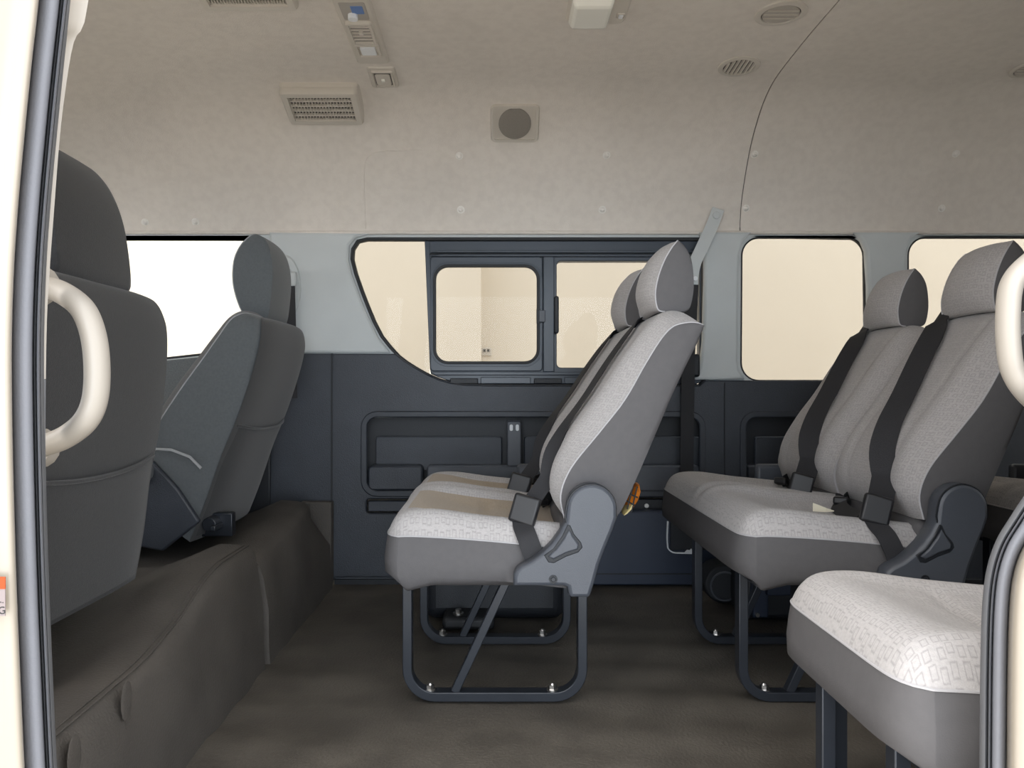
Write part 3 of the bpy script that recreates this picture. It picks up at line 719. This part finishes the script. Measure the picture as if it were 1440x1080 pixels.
# --- cab seats
def cab_seat(name, yc, hw, lab, dx=0, hr=True, dz=0, rec=0.0, pk=.020, hdx=0, hhw=.105, npk=14):
    root = empty(name, (-.9 + dx, yc, .2), label=lab, cat='seat', group='charcoal cab seats')
    T = lambda l: [(a + dx + rec*(b - .55), b + dz) for a, b in l]
    Fq = T([(-1.03, .42), (-1.015, .50), (-.985, .58), (-.915, .69), (-.845, .78), (-.79, .85), (-.755, .895), (-.725, .918), (-.70, .918), (-.672, .900)])
    Bq = T([(-.98, .42), (-.966, .50), (-.935, .58), (-.865, .69), (-.800, .78), (-.752, .85), (-.728, .885), (-.705, .902), (-.69, .906), (-.672, .90)])
    Rq = T([(-.84, .28), (-.80, .38), (-.755, .51), (-.71, .62), (-.670, .74), (-.650, .82), (-.648, .86), (-.652, .885), (-.660, .895), (-.670, .899)])
    S, K = seat_back(root, yc, hw, Fq, Bq, Rq, M['cabcloth'], M['cabside'], M['cabpipe'], 'backrest', taper=.42, tpow=6)
    # back panel cloth with pocket
    Rc = catmull(Rq, 5)
    b = MB(); rings = []
    for i, v in enumerate(Rc[:-4]):
        w_ = hw*(1 - .42*(i/(len(Rc)-1))**6)
        rings.append([(v.x + .003 + pk*.7*(1 - (s*s)**2), yc + s*w_*1.0, v.y) for s in [-1 + .1*k for k in range(21)]])
    b.loft(rings, False); b.build('back_panel', M['cabcloth'], root, angle=80)
    b = MB(); rings = []
    for i, v in enumerate(Rc[1:npk]):
        f = i/(npk-2); rings.append([(v.x + .008 + pk*(1 - (s*s)**2) + .004*f, yc + s*hw*.93, v.y + (.02*s*s*f)) for s in [-1 + .1*k for k in range(21)]])
    b.loft(rings, False); b.build('seat_pocket', M['cabcloth'], root, angle=80)
    b = MB(); b.tube(rings[-1], .0045, 6); b.build('pocket_hem', M['cabcloth'], root)
    H = lambda l: [(a + hdx, b_) for a, b_ in T(l)]
    Fh = H([(-.725, .908), (-.762, .930), (-.784, 1.00), (-.780, 1.07), (-.756, 1.122), (-.725, 1.146), (-.712, 1.150)])
    Bh = H([(-.715, .902), (-.742, .922), (-.766, .995), (-.766, 1.065), (-.748, 1.112), (-.722, 1.141), (-.708, 1.148)])
    Rh = H([(-.690, .893), (-.668, .905), (-.656, .99), (-.655, 1.05), (-.664, 1.10), (-.682, 1.134), (-.702, 1.148)])
    seat_back(root, yc, hhw, Fh, Bh, Rh, M['cabcloth'], M['cabside'] if hr else M['cabcloth'], M['cabpipe'] if hr else None, 'headrest', bol=0, valley=0, taper=.22, tpow=3, gp=2.4, seam=0)
    q = T([(-.70, .89), (-.70, .96)])
    for s in (-.05, .05):
        b = MB(); b.tube([(q[0][0], yc + s, q[0][1]), (q[1][0], yc + s, q[1][1])], .008, 8); b.build('headrest_post', M['buckle'], root)
    b = MB(); x0, x1 = -1.40 + dx, -.80 + dx
    rings = []
    for zz, ins in ((.345+dz, .0), (.38+dz, 0), (.43+dz, .0), (.47+dz, .012), (.485+dz, .04), (.49+dz, .08)):
        rings.append([(a, b_, zz - .02*(1 if a < x0 + .1 else 0)) for a, b_ in rrect(x0 + ins, yc - hw + ins, x1 - ins, yc + hw - ins, .05)])
    b.loft(rings, True, True); b.build('cushion', M['cabcloth'], root, angle=60)
    return root
ps = cab_seat('cab_seat', 1.43, .26, 'charcoal front passenger seat at the left beside the door seal, seen from behind', dx=-.02, dz=.0, rec=-.22, hr=False, pk=.012, hdx=.02, hhw=.135, npk=12)
ds = cab_seat('cab_seat', 2.33, .245, 'charcoal driver seat by the far window with pale piping')
# plastic side shield, armrest knob and recliner bits on the driver's seat
b = MB(); b.loft([[(x, 2.06 + dy, z) for x, z in ((-1.10, .30), (-.90, .26), (-.80, .34), (-.86, .43), (-.93, .505), (-1.0, .52), (-1.07, .52), (-1.10, .46))] for dy in (0, .02)], True, True)
b.build('side_shield', M['dark'], ds, bevel=.006)
b = MB(); b.cyl((-.955, 2.065, .475), (0, -1, 0), .034, .03, 20, r2=.028); b.build('recliner_knob', M['cabside'], ds, bevel=.006)
b = MB(); b.tube([(-.925, 2.05, .536), (-.87, 2.045, .534), (-.82, 2.045, .515), (-.79, 2.045, .485)], .004, 6); b.build('shield_piping', M['cabpipe'], ds)
b = MB(); b.cyl((-.79, 2.10, .325), (0, 1, 0), .02, .1, 12); b.box(-.84, 2.14, .285, -.74, 2.17, .35); b.box(-.78, 2.08, .31, -.765, 2.2, .325); b.build('seat_bracket', M['steel'], ds, bevel=.003)

# driver's belt on its pillar anchor
bt = empty('driver_seat_belt', P(410, 415, WY - .05), label='black driver seat belt hanging from the pale pillar behind the headrest', cat='seat belt')
b = MB(); b.box(P(401, 0, 2.745).x, 2.735, P(0, 403, 2.745).z, P(417, 0, 2.745).x, 2.757, P(0, 382, 2.745).z); b.build('anchor_cover', M['pillar'], bt, bevel=.008, seg=3)
ribbon([P(407, 400, 2.74), P(408, 430, 2.738), P(409, 470, 2.735), P(411, 560, 2.73)], (1, 0, 0), M['web'], 'webbing', bt, width=.019)

# pillar belt beside the centre bench: grey cover strap and black webbing
pb = empty('pillar_seat_belt', P(990, 500, 2.74), label='seat belt with pale grey guide strap hung from the roof edge by the middle pillar', cat='seat belt')
ribbon([Vector(v) for v in catmull([tuple(P(a, b_, Yy)) for a, b_, Yy in ((1010, 294, 2.755), (1001, 318, 2.745), (989, 344, 2.735), (978, 368, 2.73), (974, 385, 2.73), (973, 402, 2.73))], 4)], (1, 0, .35), M['pillar'], 'guide_strap', pb, width=.0215, th=.003)
b = MB(); b.cyl(P(1007, 303, 2.75), (0, -1, 0), .014, .008, 14); b.build('anchor_cap', M['pillar'], pb, bevel=.003)
b = MB(); b.cyl(P(977, 392, 2.715), (0, -1, 0), .008, .01, 12); b.build('guide_button', M['white'], pb)
ribbon([P(973, 400, 2.728), P(968, 500, 2.728), P(966, 640, 2.73), P(966, 705, 2.735)], (1, 0, 0), M['web'], 'webbing', pb, width=.0235)
b = MB(); a, c = P(958, 498, 2.74), P(984, 530, 2.74); b.box(a.x, 2.73, a.z, c.x, 2.765, c.z); b.build('belt_guide', M['dark2'], pb, bevel=.008)

# ================================================================= front hump under the cab seats
def hump(name, ys, tops, xe, lab, base=-.58, xl=-1.55):
    b = MB(); rings = []
    for y, zt, x_e in zip(ys, tops, xe):
        wob = .004*math.sin(y*23)
        rings.append([(base, y, -.01), (base - .004, y, .04), (base - .008 + wob, y, zt*.5), (x_e + .004 + wob, y, zt*.82), (x_e - .002, y, zt - .018), (x_e - .014, y, zt - .004), (x_e - .035, y, zt + .001),
                      (x_e - .09, y, zt + .004 + wob), (x_e - .16, y, zt - .025), (x_e - .24, y, zt - .055), (xl, y, zt - .06)])
    b.loft(rings, False); b.loft([rings[0], [(p[0], p[1], -.02) for p in rings[0]]], False); b.loft([rings[-1], [(p[0], p[1], -.02) for p in rings[-1]]], False)
    return b.build(name, M['carpet'], None, angle=50)
ysn = [.90 + i*(1.92-.90)/22 for i in range(23)]
def interp(pts, v):
    for (a, b_), (c, d) in zip(pts, pts[1:]):
        if v <= c: return b_ + (d-b_)*min(max((v-a)/(c-a), 0), 1)
    return pts[-1][1]
top_n = [interp([(.8, .195), (1.05, .210), (1.35, .222), (1.50, .246), (1.62, .288), (1.72, .305), (1.93, .305)], y) for y in ysn]
xe_n = [interp([(.8, -.605), (1.3, -.60), (1.5, -.605), (1.93, -.605)], y) for y in ysn]
h1 = hump('engine_hump', ysn, top_n, xe_n, ''); tag(h1, 'dark worn mat-covered hump under the front passenger seat', 'hump', 'mat-covered humps below the cab seats')
s_ = MB()
for off in (0, .012):
    s_ = MB(); s_.tube([(x - .018 - off, y, z + .0008) for x, y, z in zip(xe_n, ysn, top_n)], .0018, 5); s_.build('stitched_seam', M['carpet'], h1)
ysf = [1.96 + i*(2.70-1.96)/18 for i in range(19)]
top_f = [interp([(1.95, .262), (2.1, .272), (2.35, .295), (2.50, .308), (2.58, .318), (2.70, .295)], y) for y in ysf]
xe_f = [interp([(1.95, -.606), (2.42, -.608), (2.6, -.64), (2.7, -.66)], y) for y in ysf]
h2 = hump('engine_hump', ysf, top_f, xe_f, ''); tag(h2, 'lower mat-covered hump below the driver seat, ending at the far wall', 'hump', 'mat-covered humps below the cab seats')
b = MB(); b.box(-.80, 1.925, 0, -.612, 1.952, .262); b.build('mat_fold', M['carpet'], h2, bevel=.006)
# rubbed marks on the riser: raised grip pads
for (a, b_) in ((181, 985), (108, 1065)):
    yv = .585*F_PX/(CX - a); p = P(a, b_, yv); o = MB(); o.sphere((-.5885, p.y, p.z), .02, .12, .9, 1.6); o.build('grip_pad', M['carpet'], h1)
b = MB(); b.box(-.70, 2.71, 0, -.588, 2.755, .295); b.build('corner_panel', M['carpet'], h2, bevel=.005)

# ================================================================= low navy side box and things under the seats
lb = empty('step_box', (.5, 2.72, 0), label='dark navy metal side box on the floor along the far wall behind the centre bench', cat='box')
b = MB(); a, c = P(800, 720, 2.70), P(1012, 816, 2.70); b.box(.255, 2.70, .005, c.x, 2.768, a.z); b.build('box_face', M['navy'], lb, bevel=.005)
b = MB(); a = P(835, 807, 2.70); c = P(985, 807, 2.70); b.bar([(a.x, 2.699, a.z), (c.x, 2.699, c.z)], .002, .002); b.build('fold_line', M['dark2'], lb)
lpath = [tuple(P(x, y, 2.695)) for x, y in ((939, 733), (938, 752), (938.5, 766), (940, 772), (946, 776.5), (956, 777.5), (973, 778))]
b = MB(); b.bar(catmull(lpath, 3), .0022, .004); b.build('panel_edge', M['white'], lb, label='white L-shaped strip imitating a bright reflection on the cut-out edge')  # bright reflection along the cut-out, put in as a white strip
b = MB(); b.loft([[P(x, y, yy) for x, y in ((962, 777), (966, 773), (970, 773.5), (972, 771), (974, 775), (978, 778.5), (964, 779))] for yy in (2.69, 2.697)], True, True); b.build('white_fleck', M['white'], lb)  # small jagged white shape at the right end of the strip
b = MB(); a, c = P(943, 735, 2.69), P(1000, 774, 2.69); b.box(a.x, 2.692, c.z, c.x, 2.699, a.z); b.build('access_cover', M['dark2'], lb, bevel=.002)

hb_ = empty('heater_unit', (-.0, 2.36, 0), label='black rear heater unit on the floor under the centre bench', cat='heater')
b = MB(); a, c = P(598, 820, 2.30), P(790, 0, 2.30); b.box(-.225, 2.30, .0, .205, 2.66, .26); b.build('casing', M['dark2'], hb_, bevel=.04, seg=4)
b = MB(); b.box(-.16, 2.20, .003, -.01, 2.31, .04); b.build('mounting_foot', M['rubber'], hb_, bevel=.012)
b = MB(); b.box(-.12, 2.29, .14, .02, 2.31, .22); b.build('service_cover', M['steel'], hb_, bevel=.01)
p = P(639, 861, 2.25)
b = MB(); b.cyl((-.115, 2.24, .038), (0, 0, 1), .016, .006, 14); b.cyl((-.115, 2.24, .044), (0, 0, 1), .010, .010, 6); b.build('bolt', M['bolt'], hb_)

fm = empty('floor_blower', (.76, 2.38, 0), label='black blower and bracket on the floor beneath the rear bench front leg', cat='blower')
b = MB(); b.cyl((.72, 2.44, .075), (0, 1, 0), .062, .10, 24); b.build('fan_housing', M['dark2'], fm, bevel=.006)
b = MB(); b.tube([(.72 + .045*math.cos(a), 2.435, .070 + .045*math.sin(a)) for a in [2*math.pi*k/20 for k in range(20)]], .0035, 6, closed=True); b.build('fan_ring', M['hinge'], fm)
b = MB(); b.box(.74, 2.30, .0, 1.05, 2.60, .19); b.build('casing', M['dark2'], fm, bevel=.02, seg=3)
b = MB(); b.box(.755, 2.27, .02, .80, 2.30, .13); b.box(.79, 2.25, .09, .86, 2.27, .15); b.build('bracket', M['navy'], fm, bevel=.003)
b = MB(); q = P(979, 810, 2.68); b.cyl(q, (0, -1, 0), .012, .02, 10); b.sphere(q + Vector((.01, -.01, .006)), .010); b.build('hose_clip', M['white'], fm)
b = MB(); b.cyl((.765, 2.268, .03), (0, -1, 0), .006, .01, 8); b.cyl((.80, 2.25, .16), (0, -1, 0), .006, .01, 8); b.build('bolt', M['bolt'], fm)

# net pocket bundle behind the centre seat
nb = empty('snack_bag', P(888, 700, 1.83), label='orange snack wrapper stuffed in the netting behind the centre seat', cat='bag')
b = MB(); rings = []
for k, (a, c, r) in enumerate(((896, 680, .004), (893, 688, .013), (888, 699, .017), (883, 708, .015), (879, 716, .006))):
    q = P(a, c, 1.80); rings.append([q + Vector((r*math.cos(t)*.8, .045*math.sin(t)*(.5 if r < .01 else 1), r*.5*math.sin(t*2)*.5)) for t in [2*math.pi*j/12 for j in range(12)]])
b.loft(rings, True, True); b.build('wrapper', M['orange'], nb)
b = MB(); rings = []
for a, c, r in ((889, 705, .004), (885, 711, .012), (879, 718, .010), (876, 722, .003)):
    q = P(a, c, 1.77); rings.append([q + Vector((r*math.cos(t)*.7, .02*math.sin(t), r*.4*math.sin(t))) for t in [2*math.pi*j/10 for j in range(10)]])
b.loft(rings, True, True); b.build('wrapper_end', M['yellow'], nb)
b = MB()
for (x0, y0, x1, y1) in ((884, 694, 897, 700), (880, 704, 893, 711), (890, 684, 882, 716), (896, 684, 888, 720)): b.tube([P(x0, y0, 1.752), P(x1, y1, 1.752)], .0018, 5)
b.build('net', M['rubber'], nb)

# ================================================================= ceiling fixtures
def frame_at(px, py): return roof_hit(px, py)
def mapper(px, py):
    p, tx, ty, n = frame_at(px, py)
    return (lambda a, b_, c: p + tx*a + ty*b_ + n*c), p
def size_of(px, py, x0, x1, y0, y1):
    """footprint on the lining of an image box: half size across and along"""
    a = roof_hit((x0+x1)/2, y0)[0]; b_ = roof_hit((x0+x1)/2, y1)[0]
    l = roof_hit(x0, py)[0]; r = roof_hit(x1, py)[0]
    return abs(r.x-l.x)/2, (a-b_).length/2
def slab(mp, a, b_, c0, c1, r, m, name, parent, ca=0, cb=0, taper=0.0, bevel=.0015, hole=None):
    o = MB(); o.loft([[mp(ca + x*(1 if k == 0 else 1-taper/a), cb + y*(1 if k == 0 else 1-taper/b_), c) for x, y in rrect(-a, -b_, a, b_, r)] for k, c in enumerate((c0, c1))], True, True)
    return o.build(name, m, parent, bevel=bevel)
def ring_slab(mp, a, b_, wd_, c0, c1, r, m, name, parent, ca=0, cb=0):
    o = MB(); O = rrect(-a, -b_, a, b_, r); I = rrect(-a+wd_, -b_+wd_, a-wd_, b_-wd_, max(r-wd_, .002))
    f = lambda L, c: [mp(ca + x, cb + y, c) for x, y in L]
    o.loft([f(O, c0), f(O, c1*.6), f(rrect(-a+wd_*.25, -b_+wd_*.25, a-wd_*.25, b_-wd_*.25, max(r-wd_*.25, .002)), c1), f(I, c1), f(I, c0)], True, False)
    return o.build(name, m, parent, angle=50)
def grille(x0, x1, y0, y1, lab, rows=5, cols=20, dep=.022, th=21, drop=.06):
    # shallow housing that starts flush at its inboard edge and stands off the curve at its outboard edge
    xm = (x0+x1)/2; p1 = P(xm, y0, roof_hit(xm, y0)[0].y - drop); d = Vector((0, math.cos(math.radians(th)), -math.sin(math.radians(th))))
    t_ = .02
    while t_ < .5:
        q = p1 + d*t_
        if CY - (q.z - CAM_Z)*F_PX/q.y >= y1: break
        t_ += .002
    B = t_/2; c = p1 + d*B; n = Vector((0, d.z, -d.y))
    A = (x1 - x0)/2*c.y/F_PX; c.x = P((x0+x1)/2, 0, c.y).x
    c = c - n*dep; mp = lambda a, b_, cc: c + Vector((1, 0, 0))*a + d*b_ + n*cc
    t = empty('air_grille', c, label=lab, cat='vent', group='rectangular ceiling return grilles')
    o = MB(); o.loft([[mp(a, b_, -k) for a, b_ in rrect(-A-e, -B-e, A+e, B+e, .012)] for k, e in ((-.002, -.003), (.02, .004), (.12, .012))], True, True); o.build('housing', M['fixture'], t)
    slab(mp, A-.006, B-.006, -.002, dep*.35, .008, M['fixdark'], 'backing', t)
    ring_slab(mp, A, B, .022, -.002, dep, .012, M['fixture'], 'frame', t)
    o = MB(); ia, ib = A-.024, B-.022
    for i in range(rows+1):
        y = -ib + 2*ib*i/rows; o.loft([[mp(-ia, y-.0022, c), mp(ia, y-.0022, c), mp(ia, y+.0022, c), mp(-ia, y+.0022, c)] for c in (dep*.3, dep*.8)], True, True)
    o.build('cross_bar', M['fixture'], t)
    o = MB()
    for i in range(cols+1):
        x = -ia + 2*ia*i/cols; o.loft([[mp(x-.0011, -ib, c), mp(x+.0011, -ib, c), mp(x+.0011, ib, c), mp(x-.0011, ib, c)] for c in (dep*.3, dep*.72)], True, True)
    s = o.build('louvre', M['fixture'], t); s['kind'] = 'stuff'
    return t
grille(400, 507, 131, 177, 'beige rectangular louvred air grille on the ceiling beside the control console')
grille(268, 408, -46, 17, 'beige louvred ceiling air grille cut off by the top picture edge', cols=26, th=6, drop=.06)
# overhead console
pA = roof_hit(492, -14)[0]; pB = roof_hit(528, 88)[0]
mpc, pc = mapper(509, 40); halfL = (pA - pB).length/2; 
print('console', pA, pB, pc)
ct = empty('air_control_console', pc, label='long beige overhead console with vent, lamp and a blue mark', cat='console')
wC = .052
slab(mpc, wC, halfL, -.004, .012, .012, M['fixture'], 'housing', ct, taper=.006, bevel=.003)
ring_slab(mpc, .036, .062, .009, .010, .022, .008, M['fixture'], 'vent_frame', ct, cb=-.005)
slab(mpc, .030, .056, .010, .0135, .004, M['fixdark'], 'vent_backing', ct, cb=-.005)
for k in range(5): slab(mpc, .028, .0022, .0125, .0185, .001, M['fixture'], 'louvre', ct, cb=-.005 - .036 + .018*k, bevel=0)
slab(mpc, .006, .006, .015, .023, .003, M['fixture'], 'vent_knob', ct, cb=-.012)
ring_slab(mpc, .036, .040, .008, .010, .018, .010, M['fixture'], 'switch_surround', ct, cb=.105)
slab(mpc, .022, .024, .010, .0165, .004, M['white'], 'switch', ct, cb=.108)
slab(mpc, .034, .045, .010, .0135, .006, M['handle'], 'dial_well', ct, cb=-.118)
slab(mpc, .013, .013, .012, .026, .012, M['white'], 'dial', ct, ca=-.006, cb=-.100)
slab(mpc, .016, .020, .0125, .0145, .003, M['blue'], 'blue_mark', ct, ca=.010, cb=-.126)
# separate small vent next to it
mp, p = mapper(539, 107); vt = empty('air_vent', p, label='small square beige vent outlet at the lower end of the overhead console', cat='vent')
slab(mp, .046, .062, -.003, .008, .010, M['fixture'], 'housing', vt, taper=.005, bevel=.002)
ring_slab(mp, .034, .046, .006, .006, .014, .006, M['fixture'], 'vent_frame', vt)
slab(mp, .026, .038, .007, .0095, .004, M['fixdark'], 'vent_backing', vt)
slab(mp, .023, .030, .008, .0125, .006, M['fixture'], 'flap', vt, cb=.003); slab(mp, .006, .006, .012, .018, .003, M['lens'], 'knob', vt)
# speaker
A, B = size_of(724, 172, 691, 759, 146, 199); mp, p = mapper(724, 172)
sp = empty('ceiling_speaker', p, label='square beige loudspeaker with round mesh in the curve of the roof lining', cat='speaker')
slab(mp, A-.004, B-.004, -.004, .007, .014, M['fixture'], 'base_plate', sp, bevel=.002)
ring_slab(mp, A, B, .012, -.004, .014, .018, M['fixture'], 'frame', sp)
o = MB(); o.loft([[mp(.055*r*math.cos(t), .058*r*math.sin(t), c) for t in [2*math.pi*k/32 for k in range(32)]] for r, c in ((1, .006), (1, .0105), (.93, .012), (.3, .0125))], True, True); o.build('speaker_mesh', M['fixmid'], sp)
# dome lamp
mp, p = mapper(838, 10); A, B = size_of(838, 10, 795, 879, -18, 49)
dl = empty('dome_lamp', p, label='beige ceiling lamp with milky square lens at the top edge', cat='lamp')
slab(mp, A + .006, .078, -.004, .012, .018, M['fixture'], 'base_plate', dl, ca=.006, taper=.010, bevel=.003)
slab(mp, A - .022, .068, .008, .032, .010, M['lens'], 'lens', dl, ca=-.013, taper=.010, bevel=.006)
ring_slab(mp, .012, .014, .003, .010, .016, .006, M['fixture'], 'switch_surround', dl, ca=A - .010, cb=.020)
slab(mp, .006, .008, .011, .018, .002, M['white'], 'switch', dl, ca=A - .010, cb=.020)
# round vents
def round_vent(px, py, R, lab, open_=False):
    mp, p = mapper(px, py); t = empty('round_vent', p, label=lab, cat='vent', group='round ceiling vents')
    ang = [2*math.pi*k/36 for k in range(36)]; C = lambda r, c: [mp(r*math.cos(a), r*math.sin(a), c) for a in ang]
    o = MB(); o.loft([C(R*1.32, -.002), C(R*1.30, .004), C(R*1.12, .007), C(R, .006), C(R*.97, -.002)], True, False); o.build('rim', M['fixture'], t, angle=60)
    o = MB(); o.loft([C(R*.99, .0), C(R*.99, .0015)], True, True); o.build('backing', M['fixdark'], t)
    if open_:
        for k in range(-3, 4):
            x = k*R*.27; h = math.sqrt(max(R*R*.95 - x*x, 0)); o = MB()
            o.loft([[mp(x - .002 + s, -h, c), mp(x + .002 + s, -h, c), mp(x + .002 + s, h, c), mp(x - .002 + s, h, c)] for c, s in ((.001, 0), (.007, .003))], True, True); o.build('slat', M['fixture'], t)
    else:
        o = MB(); o.loft([C(R*.93, .001), C(R*.93, .005)], True, True)
        for v in o.v: pass
        o.build('shutter', M['handle'], t, bevel=.001)
        for k in (-1, 0, 1):
            o = MB(); x = k*R*.4; h = math.sqrt(R*R*.8 - x*x); o.loft([[mp(-h, x-.0012, c), mp(h, x-.0012, c), mp(h, x+.0012, c), mp(-h, x+.0012, c)] for c in (.004, .0065)], True, True); o.build('shutter_rib', M['fixture'], t)
    return t
def rv_r(px, py, hw): return abs(roof_hit(px+hw, py)[0].x - roof_hit(px-hw, py)[0].x)/2
round_vent(1098, 18, rv_r(1098, 18, 27), 'closed round ceiling vent with cream shutter nearest the top edge')
round_vent(1039, 92.5, rv_r(1039, 92, 22), 'open round ceiling vent with slanted slats just left of the roof seam', True)
round_vent(1446, 97, rv_r(1446, 97, 18), 'round ceiling vent half cut off by the right picture edge')
